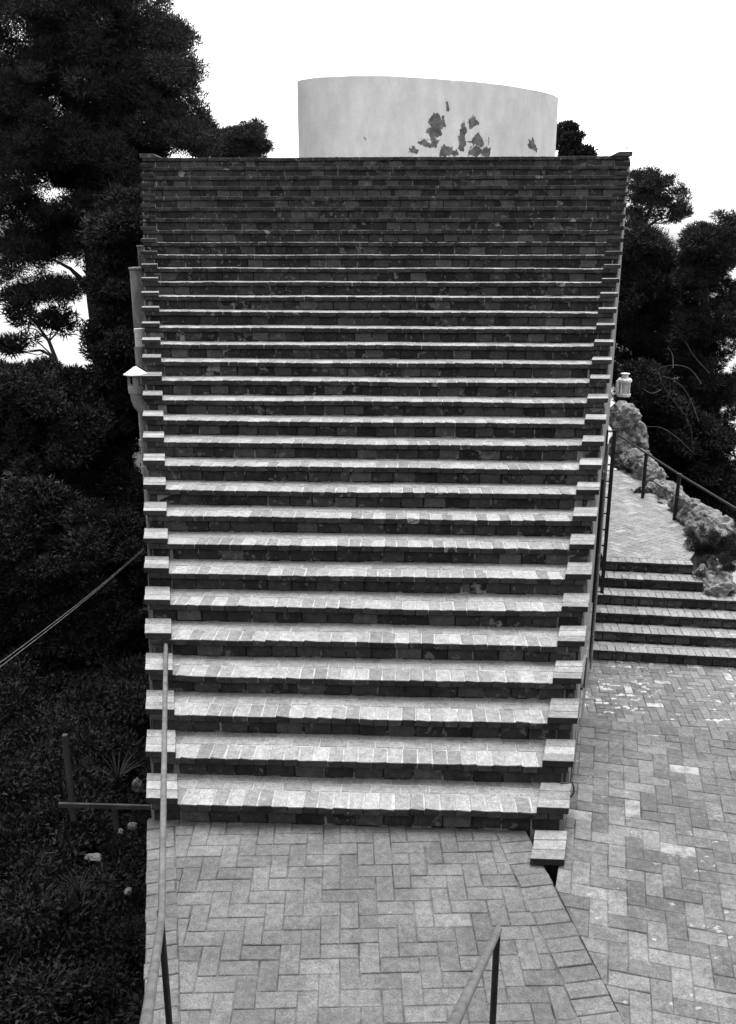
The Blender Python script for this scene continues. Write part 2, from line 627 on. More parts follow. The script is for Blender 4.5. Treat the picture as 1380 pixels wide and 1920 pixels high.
# ------------------------------------------------------------------ curved white wall on the roof
def curved_wall():
    pts = [(557, 150, 28.7), (575, 146, 28.35), (600, 142.5, 28.05), (640, 141, 27.9), (690, 141.5, 27.9), (740, 143.5, 28.05), (800, 147, 28.35), (850, 150.5, 28.7),
           (900, 155, 29.15), (950, 161, 29.75), (990, 167, 30.35), (1020, 173, 31.0), (1040, 179.5, 31.7), (1047, 185, 32.3)]
    P = [at(*p) for p in pts]
    top = sum(p.z for p in P) / len(P)
    # dense resample
    xs = []
    for i in range(len(P) - 1):
        for j in range(8): xs.append(P[i].lerp(P[i + 1], j / 8))
    xs.append(P[-1])
    sm = xs[:]
    for _ in range(40):
        sm = [sm[0]] + [(sm[i - 1] + sm[i] * 2 + sm[i + 1]) / 4 for i in range(1, len(sm) - 1)] + [sm[-1]]
    nz = 14
    vs, fs, uv = [], [], []
    zb = 5.3
    n = len(sm)
    inner = []
    for i in range(n):
        t = (sm[min(i + 1, n - 1)] - sm[max(i - 1, 0)]); t.z = 0; t.normalize()
        inner.append(Vector((-t.y, t.x, 0)) * .35)
    def top_z(i): return top + .006 * math.sin(i * .21) + .003 * math.sin(i * .53)
    for i in range(n):
        for j in range(nz + 1):
            z = zb + (top_z(i) - zb) * j / nz
            vs.append((sm[i].x, sm[i].y, z))
    o1 = len(vs)
    for i in range(n):
        for j in range(nz + 1):
            z = zb + (top_z(i) - zb) * j / nz
            q = sm[i] + inner[i]
            vs.append((q.x, q.y, z))
    w = nz + 1
    for i in range(n - 1):
        for j in range(nz):
            fs.append((i * w + j, (i + 1) * w + j, (i + 1) * w + j + 1, i * w + j + 1))
            fs.append((o1 + i * w + j, o1 + i * w + j + 1, o1 + (i + 1) * w + j + 1, o1 + (i + 1) * w + j))
        fs.append((i * w + nz, (i + 1) * w + nz, o1 + (i + 1) * w + nz, o1 + i * w + nz))
    for j in range(nz):
        fs.append((j, j + 1, o1 + j + 1, o1 + j))
        e = (n - 1) * w
        fs.append((e + j, o1 + e + j, o1 + e + j + 1, e + j + 1))
    # limewash with flaked patches: patches live in the wall's own coordinates (x along, z up)
    m, nt, b = new_mat('flaking_limewash')
    g = N(nt, 'ShaderNodeNewGeometry')
    pos = g.outputs['Position']
    wn_ = N(nt, 'ShaderNodeTexNoise'); wn_.inputs['Scale'].default_value = 4.5; wn_.inputs['Detail'].default_value = 7; wn_.inputs['Roughness'].default_value = .68
    nt.links.new(pos, wn_.inputs['Vector'])
    sub = N(nt, 'ShaderNodeVectorMath', operation='SUBTRACT'); sub.inputs[1].default_value = (.5, .5, .5)
    nt.links.new(wn_.outputs['Color'], sub.inputs[0])
    sc = N(nt, 'ShaderNodeVectorMath', operation='SCALE'); sc.inputs['Scale'].default_value = .5
    nt.links.new(sub.outputs[0], sc.inputs[0])
    ad = N(nt, 'ShaderNodeVectorMath', operation='ADD')
    nt.links.new(pos, ad.inputs[0]); nt.links.new(sc.outputs[0], ad.inputs[1])
    sp = N(nt, 'ShaderNodeSeparateXYZ'); nt.links.new(ad.outputs[0], sp.inputs[0])
    patches = [(817, 232, 12, 16), (812, 248, 13, 8), (838, 200, 4, 7), (832, 226, 4, 9), (802, 270, 16, 5), (814, 263, 7, 6), (777, 281, 8, 4), (835, 284, 11, 9),
               (848, 288, 14, 5), (868, 255, 5, 22), (863, 277, 5, 5), (887, 229, 9, 9), (896, 264, 11, 10), (880, 265, 5, 2), (892, 285, 13, 8), (911, 285, 8, 8),
               (998, 270, 6, 10), (1003, 280, 4, 6), (684, 261, 3, 1.5), (916, 265, 2, 7)]
    acc = None
    for (px, py, rx, ry) in patches:
        # depth on the wall for this column
        best = min(sm, key=lambda q: abs(at(px, py, q.y).x - q.x))
        c = at(px, py, best.y)
        s = pxm(best.y - 1.5)
        dx = math_n(nt, 'DIVIDE', math_n(nt, 'SUBTRACT', sp.outputs['X'], c.x), rx / s * 1.05)
        dz = math_n(nt, 'DIVIDE', math_n(nt, 'SUBTRACT', sp.outputs['Z'], c.z), ry / s * 1.05)
        d2 = math_n(nt, 'ADD', math_n(nt, 'MULTIPLY', dx, dx), math_n(nt, 'MULTIPLY', dz, dz))
        acc = d2 if acc is None else math_n(nt, 'MINIMUM', acc, d2)
    flake = maprange(nt, acc, .95, 1.08, 1, 0)
    streak = noise_fac(nt, 2.2, 6, .6, stretch=(1.2, 1.2, .5))
    fine = noise_fac(nt, 40, 4, .7)
    blot = noise_fac(nt, 1.3, 4)
    base = math_n(nt, 'MULTIPLY', maprange(nt, streak, .3, .7, .53, .63), maprange(nt, fine, .3, .7, .88, 1.08))
    base = math_n(nt, 'MULTIPLY', base, maprange(nt, blot, .3, .7, .92, 1.04))
    dk = noise_fac(nt, 5, 4)
    val = lerp(nt, flake, base, maprange(nt, dk, .3, .7, .06, .15))
    hh = math_n(nt, 'SUBTRACT', math_n(nt, 'MULTIPLY', fine, .2), flake)
    finish(nt, b, val, .9, hh, .012, .8)
    o = mesh_obj('curved_wall', vs, fs, m)
    o.data.polygons.foreach_set('use_smooth', np.ones(len(o.data.polygons), dtype=bool))
    o.data.set_sharp_from_angle(angle=math.radians(35))
    tag(o, 'tall white curved wall with flaking dark patches standing on the flat roof', 'wall')
curved_wall()

# ------------------------------------------------------------------ paving
def clip(poly, conv):
    out = poly
    n = len(conv)
    for i in range(n):
        a, b = conv[i], conv[(i + 1) % n]
        src, out = out, []
        if not src: return []
        def ins(p): return (b[0] - a[0]) * (p[1] - a[1]) - (b[1] - a[1]) * (p[0] - a[0])
        for j in range(len(src)):
            p, q = src[j], src[(j + 1) % len(src)]
            dp, dq = ins(p), ins(q)
            if dp >= 0: out.append(p)
            if (dp >= 0) != (dq >= 0):
                t = dp / (dp - dq)
                out.append((p[0] + (q[0] - p[0]) * t, p[1] + (q[1] - p[1]) * t))
    return out


def area(p):
    return abs(sum(p[i][0] * p[(i + 1) % len(p)][1] - p[(i + 1) % len(p)][0] * p[i][1] for i in range(len(p)))) / 2


def inset(p, d):
    n = len(p); out = []
    c = (sum(q[0] for q in p) / n, sum(q[1] for q in p) / n)
    for i in range(n):
        a, b, e = Vector(p[i - 1]), Vector(p[i]), Vector(p[(i + 1) % n])
        d1, d2 = (b - a), (e - b)
        if d1.length < 1e-6 or d2.length < 1e-6: out.append(tuple(b)); continue
        n1 = Vector((-d1.y, d1.x)).normalized(); n2 = Vector((-d2.y, d2.x)).normalized()
        s = n1 + n2
        k = d / max(.35, (1 + n1.dot(n2)))
        out.append(tuple(b + s * k))
    return out


class Paving:
    def __init__(s, name, mat, parent, z, limit, gap=.004, tilt=.004):
        s.name, s.mat, s.parent, s.z, s.limit, s.gap, s.tilt = name, mat, parent, z, limit, gap, tilt
        s.items = []

    def poly(s, pts, tone=None):
        if len(pts) < 3 or area(pts) < .0016: return
        cl = [pts[0]]
        for p in pts[1:]:
            if (Vector(p) - Vector(cl[-1])).length > .006: cl.append(p)
        if (Vector(cl[0]) - Vector(cl[-1])).length < .006: cl.pop()
        if len(cl) < 3: return
        s.items.append((cl, (random.betavariate(4, 4) if s.mat is M_PAVE else random.random()) if tone is None else tone))

    def herringbone(s, conv, ang, w=.118, org=(0, 0), jit=.02):
        c, si = math.cos(ang), math.sin(ang)
        def tow(u, v): return (org[0] + u * c - v * si, org[1] + u * si + v * c)
        uu = [((p[0] - org[0]) * c + (p[1] - org[1]) * si) / w for p in conv]
        vv = [(-(p[0] - org[0]) * si + (p[1] - org[1]) * c) / w for p in conv]
        for x in range(int(min(uu)) - 3, int(max(uu)) + 4):
            for y in range(int(min(vv)) - 3, int(max(vv)) + 4):
                m = (x - y) % 4
                if m == 0: r = (x, y, x + 2, y + 1)
                elif m == 3: r = (x, y, x + 1, y + 2)
                else: continue
                j = [random.uniform(-jit, jit) for _ in range(8)]
                q = [tow((r[0] + j[0]) * w, (r[1] + j[1]) * w), tow((r[2] + j[2]) * w, (r[1] + j[3]) * w), tow((r[2] + j[4]) * w, (r[3] + j[5]) * w), tow((r[0] + j[6]) * w, (r[3] + j[7]) * w)]
                s.poly(clip(q, conv))

    def headers(s, p0, p1, depth, pitch=.118):
        """bricks side by side along p0-p1, reaching depth to the left of it"""
        a, b = Vector(p0), Vector(p1)
        d = b - a; L = d.length; d /= L
        n_ = Vector((-d.y, d.x))
        k = max(1, int(round(L / pitch))); w = L / k
        for i in range(k):
            q0, q1 = a + d * w * i, a + d * w * (i + 1)
            dd = depth + random.uniform(-.008, .008)
            e = random.uniform(-.006, .006)
            s.poly([tuple(q0 + n_ * e), tuple(q1 + n_ * e), tuple(q1 + n_ * dd), tuple(q0 + n_ * dd)])

    def finish(s):
        def geo(cl, z):
            g = s.gap * random.choice((.25, .4, .6, .9, 1.3))
            lo = inset(cl, g); hi = inset(cl, g + .004)
            n = len(cl)
            tx, ty = random.uniform(-s.tilt, s.tilt) * 3, random.uniform(-s.tilt, s.tilt) * 3
            cx = sum(p[0] for p in cl) / n; cy = sum(p[1] for p in cl) / n
            dz = random.uniform(-.003, .003)
            f_ = lambda p, o: (p[0], p[1], z + o + dz + (p[0] - cx) * tx + (p[1] - cy) * ty)
            v = [f_(p, -.035) for p in lo] + [f_(p, -.004) for p in lo] + [f_(p, 0) for p in hi]
            fc = [tuple(range(2 * n, 3 * n))]
            for i in range(n):
                j = (i + 1) % n
                fc.append((i, j, n + j, n + i)); fc.append((n + i, n + j, 2 * n + j, 2 * n + i))
            return v, fc
        s.items.sort(key=lambda t: t[0][0][0] ** 2 + t[0][0][1] ** 2)
        for cl, tone in s.items[:s.limit]:
            v, fc = geo(cl, s.z)
            o = mesh_obj(s.name, v, fc, s.mat, s.parent)
            o.color = (tone, tone, tone, 1)
        rest = s.items[s.limit:]
        if rest:
            vs, fs, ts = [], [], []
            for cl, tone in rest:
                v, fc = geo(cl, s.z)
                b = len(vs)
                vs += v; fs += [tuple(i + b for i in q) for q in fc]; ts += [tone] * len(fc)
            tag(mesh_obj(s.name, vs, fs, s.mat, s.parent, tone=ts), kind='stuff')


# platform at the stair foot
pl_L0, pl_L1 = (-1.93, 5.77), (-1.33, 3.55)
pl_R0, pl_R1 = (.926, 5.77), (1.36, 3.55)
plat_poly = [pl_L1, pl_R1, pl_R0, (1.19, 5.77), pl_L0]
plat = MB().prism([(-1.33, 3.55), (1.36, 3.55), (.922, 5.8), (-1.93, 5.8)], -3.0, -.006).build('platform', M_JOINT)
tag(plat, kind='structure')
pv = Paving('paving_brick', M_PAVE, plat, 0, 300)
bw_ = .235
dR = (Vector(pl_R0) - Vector(pl_R1)).normalized(); nR = Vector((-dR.y, dR.x))
pv.headers(pl_R1, pl_R0, bw_)
dL = (Vector(pl_L1) - Vector(pl_L0)).normalized(); nL = Vector((-dL.y, dL.x))
pv.headers(pl_L0, pl_L1, .2)
iR1, iR0 = Vector(pl_R1) + nR * bw_, Vector(pl_R0) + nR * bw_
iL1, iL0 = Vector(pl_L1) + nL * .2, Vector(pl_L0) + nL * .2
pv.herringbone([tuple(iL1), tuple(iR1), tuple(iR0), tuple(iL0)], math.radians(4), .122, (.03, 4.0))
pv.finish()

# landing to the right, level with the platform, ending in a drop
A_ = math.radians(-12)
dropL, dropR = (1.63, 7.47), (4.6, 7.02)
slabm = MB().prism([(1.366, 3.55), (4.6, 3.55), dropR, dropL, (1.056, 5.16)], -2.2, -.0085)
land = slabm.build('landing', M_JOINT)
tag(land, kind='structure')
pv = Paving('paving_brick', M_PAVE_R, land, -.004, 300, gap=.003, tilt=.003)
dd = (Vector(dropL) - Vector(dropR)).normalized(); nn = Vector((-dd.y, dd.x))
pv.headers(dropR, dropL, .17, .14)
q1, q0 = Vector(dropR) + nn * .17, Vector(dropL) + nn * .17
pv.herringbone([(1.362, 3.55), (4.6, 3.55), tuple(q1), tuple(q0), (1.052, 5.16)], A_, .122, (1.0, 5.0), jit=.022)
pv.finish()

# lower terrace, garden steps, path
ZT = -1.8
G_ANG = math.radians(-5)
gx, gy = math.cos(G_ANG), math.sin(G_ANG)
FOOT = Vector((2.70, 12.36))
GD, GN = Vector((gx, gy)), Vector((-gy, gx))
def gp(u, v): return FOOT + GD * u + GN * v
lt_poly = [(1.55, 7.2), (7.0, 7.2), tuple(gp(4.2, .12)), tuple(gp(-.05, .12))]
lt = MB().prism(lt_poly, ZT - .8, ZT - .009).build('lower_terrace', M_JOINT)
tag(lt, kind='structure')
pv = Paving('paving_brick', M_PAVE_L, lt, ZT, 300, gap=.003)
lt_vis = [(1.98, 9.0), (6.2, 9.0), tuple(gp(3.4, .06)), tuple(gp(-.02, .06))]
pv.herringbone(lt_vis, math.radians(-4), .115, (2.0, 9.0))
pv.items = [it for it in pv.items if it[0][0][1] > 9.3]
pv.items.sort(key=lambda t: -t[0][0][1])
pv.finish()

gs = thing('garden_steps', 'short flight of brick steps climbing from the lower terrace beside the house flank', 'steps', (3.6, 12.3, ZT))
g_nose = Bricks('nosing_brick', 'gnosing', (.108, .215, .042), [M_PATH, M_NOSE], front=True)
g_tread = Bricks('tread_brick', 'gtread', (.214, .104, .04), [M_PATH])
g_riser = Bricks('riser_brick', 'griser', (.205, .06, .108), [M_FACE], jit=.005)
GR, GT = .165, .335
for k in range(6):
    v0, z1, z0 = .03 + k * GT, ZT + (k + 1) * GR, ZT + k * GR
    W = (2.9, 2.8, 2.6, 2.2, 1.72, 1.42)[k]
    sh = .0 + .085 * k
    mb = MB()
    a, b = gp(sh, v0 + .01), gp(sh + W, v0 + .01)
    c, d = gp(sh + W, v0 + .5), gp(sh, v0 + .5)
    mb.prism([tuple(a), tuple(b), tuple(c), tuple(d)], z1 - .036, z1 - .005)
    a, b = gp(sh, v0 + .045), gp(sh + W, v0 + .045)
    mb.prism([tuple(a), tuple(b), tuple(c), tuple(d)], z0 - .03, z1 - .0365)
    st = mb.build('step', M_MORTAR_D, gs)
    n = int(W / .114)
    for i in range(n):
        p = gp(sh + (i + .5) * W / n, v0 + .1075)
        g_nose.put(st, p.x, p.y, z1 - .021 + random.uniform(-.002, .002), G_ANG + random.uniform(-.01, .01), (W / n - .006) / .108, random.betavariate(2, 2))
    if k < 5:
        n = int(W / .22)
        for i in range(n):
            p = gp(sh + (i + .5) * W / n, v0 + .275)
            g_tread.put(st, p.x, p.y, z1 - .02, G_ANG, (W / n - .006) / .214, random.betavariate(2, 2))
    n = int(W / .205)
    for i in range(n):
        p = gp(sh + (i + .5) * W / n, v0 + .03 + .03)
        g_riser.put(st, p.x, p.y, z0 + .006 + .054 + .003, G_ANG + random.uniform(-.01, .01), (W / n - .014) / .205, random.betavariate(1.6, 2))
for b_ in (g_nose, g_tread, g_riser): b_.finish(300, gs)

ZP = ZT + 6 * GR
p0, p1 = gp(.43, 5 * GT + .26), gp(1.82, 5 * GT + .26)
path_poly = [tuple(p0), tuple(p1), (5.75, 16.1), (5.35, 18.0), (5.25, 20.3), (3.74, 20.3), (3.74, 16.6)]
path = MB().prism([tuple(gp(.43, 5 * GT + .52)), tuple(gp(1.82, 5 * GT + .52)), (5.75, 16.1), (5.35, 18.0), (5.25, 20.3), (3.74, 20.3), (3.74, 16.6)], ZP - .6, ZP - .009).build('path', M_JOINT)
tag(path, kind='structure')
pv = Paving('paving_brick', M_PATH, path, ZP, 300, gap=.003)
pv.herringbone([tuple(p0), tuple(p1), (5.72, 16.1), (5.33, 18.0), (5.22, 20.2), (3.42, 20.2)], math.radians(38), .12, (4, 14))
pv.finish()

# stair that brings the visitor down from the hill (under and behind the viewpoint)
acc = thing('access_steps', 'narrow steps descending to the platform at the foot of the brick staircase', 'steps', (0, 3.4, 0))
for i in range(16):
    y1 = 3.545 - i * .26
    MB().box((-.12, y1 - .4, (i + 1) * .175 - .3), (1.9, .8, .6)).build('step', M_PAVE, acc)

# ------------------------------------------------------------------ handrails in the foreground
def handrail(label, pts, posts, under_tube=None):
    t = thing('handrail', label, 'handrail', (pts[0][0], pts[0][1], 0))
    MB().tube(pts, .0185, 12).build('rail', M_RAIL, t, True)
    for (x, y, z0, z1) in posts:
        MB().tube([(x, y, z0), (x, y, z1)], .017, 10).build('post', M_IRON, t, True)
    MB().box((posts[0][0], posts[0][1], .008), (.11, .11, .012)).build('base_plate', M_IRON, t)
    if under_tube:
        MB().tube(under_tube, .008, 8).build('thin_dark_tube', M_IRON, t, True)  # thin dark tube following the rail just below it
    return t
r0, rb, r2 = at(311, 1207, 7.12), at(303.5, 1700, 3.62), at(285, 1845, 2.4)
r3 = r2 + (r2 - at(303, 1728, 3.5)) * .8
handrail('long pale metal handrail along the left side of the platform',
         [r0 + Vector((0, .06, 0)), r0, rb.lerp(r0, .5), rb, at(302, 1728, 3.48), r2, r3], [(rb.x, rb.y - .03, -.2, rb.z)],
         [r0 + Vector((.012, 0, -.03)), rb + Vector((.0, -.02, -.05))])
s0 = at(934, 1744, 3.6)
s1 = at(886, 1845, 2.55)
s2 = s1 + (s1 - s0) * .8
handrail('short metal handrail on a black post rising from the middle of the platform edge',
         [s0 + (s0 - s1) * .02, s0, s1, s2], [(s0.x - .004, s0.y, -.2, s0.z + .005)])

# ------------------------------------------------------------------ iron ladder, lantern, ring, on the right flank
lad = thing('ladder', 'black iron wall ladder standing off the right flank above the garden steps', 'ladder', (3.0, 13.2, -1.1))
lt0, lt1 = at(1153, 806, 13.2), at(1128, 1112, 13.2)
xo = (lt0.x + lt1.x) / 2
xi = XR(13.2) + .015
MB().box((xo, 13.2, (lt0.z + lt1.z) / 2), (.05, .05, lt0.z - lt1.z)).build('rail', M_IRON, lad)
MB().box((xi + .012, 13.2, (lt0.z + lt1.z) / 2), (.02, .05, lt0.z - lt1.z)).build('rail', M_IRON, lad)
nr = 11
for i in range(nr):
    z = lt1.z + .02 + (lt0.z - lt1.z - .04) * i / (nr - 1)
    MB().tube([(xi + .01, 13.2, z), (xo + .012, 13.2, z)], .012, 8).build('rung', M_IRON, lad)
lad2 = thing('rain_chain', 'thin dark pipe running down the flank wall beside the ladder', 'pipe', (2.9, 12.9, -1.6))
MB().tube([(XR(12.0) + .06, 12.0, 1.6), (XR(12.0) + .06, 12.0, -1.75)], .018, 8).build('pipe', M_VENT, lad2, True)
lad2.name = 'drain_pipe'
for z in (1.2, 0, -1.2):
    MB().box((XR(12.0) + .035, 12.0, z), (.05, .05, .03)).build('bracket', M_VENT, lad2)

Lc = at(1169, 743, 17.5)
lan = thing('lantern', 'white metal ship lantern mounted on the house wall above the rocks', 'lantern', Lc)
MB().lathe(Lc, [(.0, .0), (.125, 0), (.13, .03), (.13, .05), (.115, .065), (.0, .066)], 20).build('base', M_WHITE, lan, True)
MB().lathe(Lc, [(.095, .06), (.095, .27), (.0, .27)], 20).build('glass', M_GLASS, lan, True)
for i in range(4):
    a = math.pi / 4 + i * math.pi / 2
    MB().box((Lc.x + .108 * math.cos(a), Lc.y + .108 * math.sin(a), Lc.z + .165), (.035, .02, .21), a).build('upright', M_WHITE, lan)
MB().lathe(Lc, [(.0, .268), (.12, .268), (.135, .285), (.135, .325), (.11, .35), (.06, .36), (0, .36)], 20).build('hood', M_WHITE, lan, True)
MB().lathe(Lc, [(.062, .355), (.062, .43), (.0, .43)], 16).build('chimney', M_WHITE, lan, True)
MB().lathe(Lc, [(.0, .428), (.088, .43), (.088, .445), (.0, .46)], 16).build('cap', M_WHITE, lan, True)
MB().box((Lc.x - .25, Lc.y, Lc.z + .05), (.42, .04, .03)).box((Lc.x - .13, Lc.y, Lc.z + .18), (.05, .1, .24)).build('bracket', M_WHITE, lan)

ring = thing('mooring_ring', 'small iron ring fixed beside the lowest cheek block of the staircase', 'ring', at(1066, 1492, 5.95))
rc = at(1067, 1480, 5.95)
MB().tube([rc + Vector((.04 * math.sin(a) * .9, .02 * math.cos(a), .055 * math.cos(a))) for a in np.linspace(.2, math.pi * 1.25, 14)], .006, 8).build('hoop', M_IRON, ring, True)
MB().tube([rc + Vector((-.07, 0, .05)), rc + Vector((.02, 0, .06))], .006, 8).build('pin', M_IRON, ring, True)
vh = thing('flank_vent', 'black oval vent in the flank wall next to the lower terrace', 'vent', at(1093, 1260, 8.3))
vc = Vector((XR(8.3) + .012, 8.3, at(1093, 1260, 8.3).z))
fd = Vector((.2348, 1, 0)).normalized(); fo = Vector((1, -.2348, 0)).normalized()
def oval(r1, r2_, o0, o1):
    v, f = [], []
    S_ = 20
    for o_, s_ in ((o0, 1), (o1, 1)):
        for i in range(S_):
            a = 2 * math.pi * i / S_
            v.append(vc + fd * math.cos(a) * r1 + Vector((0, 0, math.sin(a) * r2_)) + fo * o_)
    for i in range(S_): f.append((i, (i + 1) % S_, S_ + (i + 1) % S_, S_ + i))
    f.append(tuple(range(S_, 2 * S_)))
    return v, f
mesh_obj('grille', *oval(.30, .085, -.03, .035), M_VOID, vh)
mesh_obj('rim', *oval(.34, .105, -.03, .02), M_PLASTER, vh)

# ------------------------------------------------------------------ chimney slabs, pipes and vent on the left flank
ch1 = thing('chimney_stack', 'stained plaster chimney stack rising against the left flank behind the stair', 'chimney', (-3.7, 12.2, 0))
def slab(t, px_, py_, Yc, th):
    a = at(px_, py_, Yc)
    xr = XL(Yc) - .012
    MB().box(((a.x + xr) / 2, Yc + th / 2, a.z / 2 - 1), (xr - a.x, th, a.z + 2)).build('shaft', M_PLASTER2, t)
    MB().box(((a.x + xr) / 2 - .004, Yc + th / 2, a.z + .012), (xr - a.x + .008, th + .03, .03)).build('cap', M_PLASTER2, t)
slab(ch1, 242, 505, 13.1, .3)
ch2 = thing('chimney_stack', 'narrow taller chimney stack behind the stained stack at the left flank', 'chimney', (-4.2, 14.4, 0))
slab(ch2, 257, 463, 14.4, .3)
pc = at(262, 617, 11.75); pb = at(262, 705, 11.75)
fp = thing('flue_pipe', 'open-topped pale cement flue pipe in front of the chimney stack', 'pipe', (pc.x, 11.75, pc.z - 1.6))
r_ = .07
MB().lathe((pc.x, 11.75, pc.z), [(r_ - .018, -.4), (r_ - .018, .0), (r_ + .006, .004), (r_ + .006, -.035), (r_, -.04), (r_, -.3)], 20).build('upper_section', M_PIPE, fp, True)
MB().lathe((pc.x - .005, 11.75, pc.z), [(r_ + .006, -.22), (r_ + .01, -.25), (r_ + .008, -1.6)], 20).build('lower_section', M_PLASTER2, fp, True)

vcn = at(257, 735, 10.75)
vt = thing('roof_vent', 'grey elbow vent pipe with a pale conical cap on the left flank', 'vent', (vcn.x, 10.75, vcn.z - .4))
c = Vector((vcn.x, 10.75, vcn.z))
MB().lathe(c, [(.145, .225), (.148, .215), (.02, .305), (.0, .31)], 24).lathe(c, [(.0, .222), (.145, .215)], 24).build('cap', M_VENTCAP, vt)
for i in range(4):
    a = .3 + i * math.pi / 2
    MB().box((c.x + .085 * math.cos(a), c.y + .085 * math.sin(a), c.z + .15), (.035, .045, .15), a).build('support', M_VENT, vt)
MB().lathe(c, [(.045, .05), (.045, .23)], 14).build('inner_flue', M_PIPE, vt, True)
MB().lathe(c, [(.07, -.015), (.1, -.012), (.106, .06), (.098, .085), (.06, .085)], 24).build('collar', M_VENT, vt, True)
MB().tube([c + Vector((0, 0, .0)), c + Vector((.0, 0, -.07)), c + Vector((.02, 0, -.14)), c + Vector((.06, 0, -.2)), c + Vector((.13, 0, -.24)), c + Vector((.3, 0, -.27))], .082, 18).build('elbow', M_VENT, vt, True)

dpt, dpb = at(267, 770, 11.0), at(270, 1000, 11.0)
dp = thing('downpipe', 'grey downpipe with collars below the conical-capped vent on the left flank', 'pipe', (dpt.x, 11.0, dpb.z - 1))
MB().tube([(dpt.x, 11.0, dpt.z + .25), (dpt.x, 11.0, dpb.z - 1)], .055, 14).build('tube', M_VENT, dp, True)
for yy in (828, 878):
    zz = at(268, yy, 11.0).z
    MB().lathe((dpt.x, 11.0, zz), [(.056, -.06), (.072, -.055), (.072, .03), (.056, .035)], 14).build('collar', M_VENT, dp, True)

# ------------------------------------------------------------------ cables on the left
for n_, (pa, pb_, lab) in enumerate([((at(-60, 1296, 5.6)), at(270, 1031, 9.6), 'lower of two pale cables strung from the left flank across the gorge'),
                                     ((at(-60, 1286, 5.55)), at(270, 1028, 9.62), 'upper of two pale cables strung from the left flank across the gorge')]):
    pts = [pa.lerp(pb_, i / 14) - Vector((0, 0, .03 * math.sin(math.pi * i / 14) * (1 + n_ * .2))) for i in range(15)]
    tag(MB().tube(pts, .0019, 6).build('cable', M_CABLE, None, True), lab, 'cable')

# ------------------------------------------------------------------ wooden barrier below the platform
wb = thing('wooden_barrier', 'old wooden post with a low rail on the dark slope left of the platform', 'barrier', at(131, 1520, 8.6))
pA, pB = at(133, 1530, 8.6), at(127, 1385, 8.6)
MB().box(((pA.x + pB.x) / 2, 8.6, (pA.z + pB.z) / 2), (.055, .055, (pB.z - pA.z) + .1)).build('post', M_WOOD, wb)
bA, bB = at(110, 1507, 8.55), at(285, 1516, 8.55)
MB().box(((bA.x + bB.x) / 2, 8.55, (bA.z + bB.z) / 2), ((bB.x - bA.x), .03, .055)).build('rail', M_WOOD, wb)
pC = at(217, 1535, 8.6)
MB().box((pC.x, 8.6, pC.z), (.06, .05, .28)).build('post', M_WOOD, wb)


# ------------------------------------------------------------------ railing by the path
rl = thing('iron_railing', 'dark iron railing with two posts along the outer side of the path', 'railing', (5.2, 17, ZP))
posts = [at(1206, 922, 17.9), at(1265, 964, 16.4)]
tops = [at(1212, 850, 17.9), at(1274, 890, 16.4)]
for a, b in zip(posts, tops):
    MB().tube([(a.x, a.y, ZP - .4), b], .035, 10).build('post', M_IRON, rl, True)
    MB().lathe(b, [(0, .03), (.045, .02), (.045, -.03), (.03, -.035)], 12).build('post_cap', M_IRON, rl, True)
e0, e3 = at(1160, 816, 19.6), at(1440, 990, 13.4)
MB().tube([e0, tops[0], tops[1], e3], .022, 8).build('top_rail', M_IRON, rl, True)
m0, m3 = at(1152, 862, 19.6), at(1440, 1040, 13.4)
MB().tube([m0, at(1210, 893, 17.85), at(1268, 931, 16.35), m3], .011, 8).build('mid_rail', M_IRON, rl, True)
MB().tube([e3, Vector((e3.x, e3.y, ZP - .4))], .03, 10).build('post', M_IRON, rl, True)


# ------------------------------------------------------------------ rocks
def boulder(label, c, dims, seed, group=None, name='boulder', mat=M_ROCK):
    rr = np.random.default_rng(seed)
    import bmesh
    bm = bmesh.new()
    bmesh.ops.create_icosphere(bm, subdivisions=4, radius=1)
    planes = []
    for i in range(16):
        n_ = rr.normal(size=3); n_ /= np.linalg.norm(n_)
        planes.append((Vector(n_), rr.uniform(.62, .9)))
    for v in bm.verts:
        p = v.co.copy()
        for n_, d_ in planes:
            e = p.dot(n_) - d_
            if e > 0: p -= n_ * e * .92
        q = p * 1.7 + Vector((seed * 3.1, 0, 0))
        p *= 1 + .2 * mnoise.noise(q) + .17 * mnoise.noise(q * 2.3) + .10 * mnoise.noise(q * 5.1) + .05 * mnoise.noise(q * 11)
        v.co = Vector((p.x * dims[0], p.y * dims[1], p.z * dims[2])) + Vector(c)
    me = bpy.data.meshes.new(name)
    bm.to_mesh(me); bm.free()
    me.materials.append(mat)
    o = bpy.data.objects.new(name, me)
    COL.objects.link(o)
    tag(o, label, 'rock', group)
    return o


rocks = [((1166, 788, 21.0), (.42, .4, .42)), ((1163, 838, 20.9), (.4, .4, .42)), ((1186, 822, 21.0), (.36, .4, .42)), ((1178, 866, 20.6), (.36, .3, .3)), ((1196, 862, 20.2), (.36, .3, .36)),
         ((1212, 885, 19.7), (.3, .35, .36)), ((1236, 922, 18.4), (.26, .35, .26)), ((1228, 900, 18.9), (.28, .3, .34)), ((1252, 925, 17.9), (.26, .4, .32)), ((1246, 950, 17.6), (.2, .3, .18)),
         ((1278, 945, 17.0), (.26, .3, .28)), ((1300, 962, 16.2), (.3, .4, .3)), ((1322, 985, 15.4), (.34, .4, .36)), ((1225, 932, 18.6), (.16, .2, .16)), ((1350, 1010, 14.8), (.4, .4, .4)), ((1292, 978, 16.2), (.16, .25, .16))]
for i, (p, d) in enumerate(rocks):
    c = at(*p)
    boulder('pale rough limestone boulder banked along the outer edge of the path', c, d, 20 + i, 'rocks beside the path')
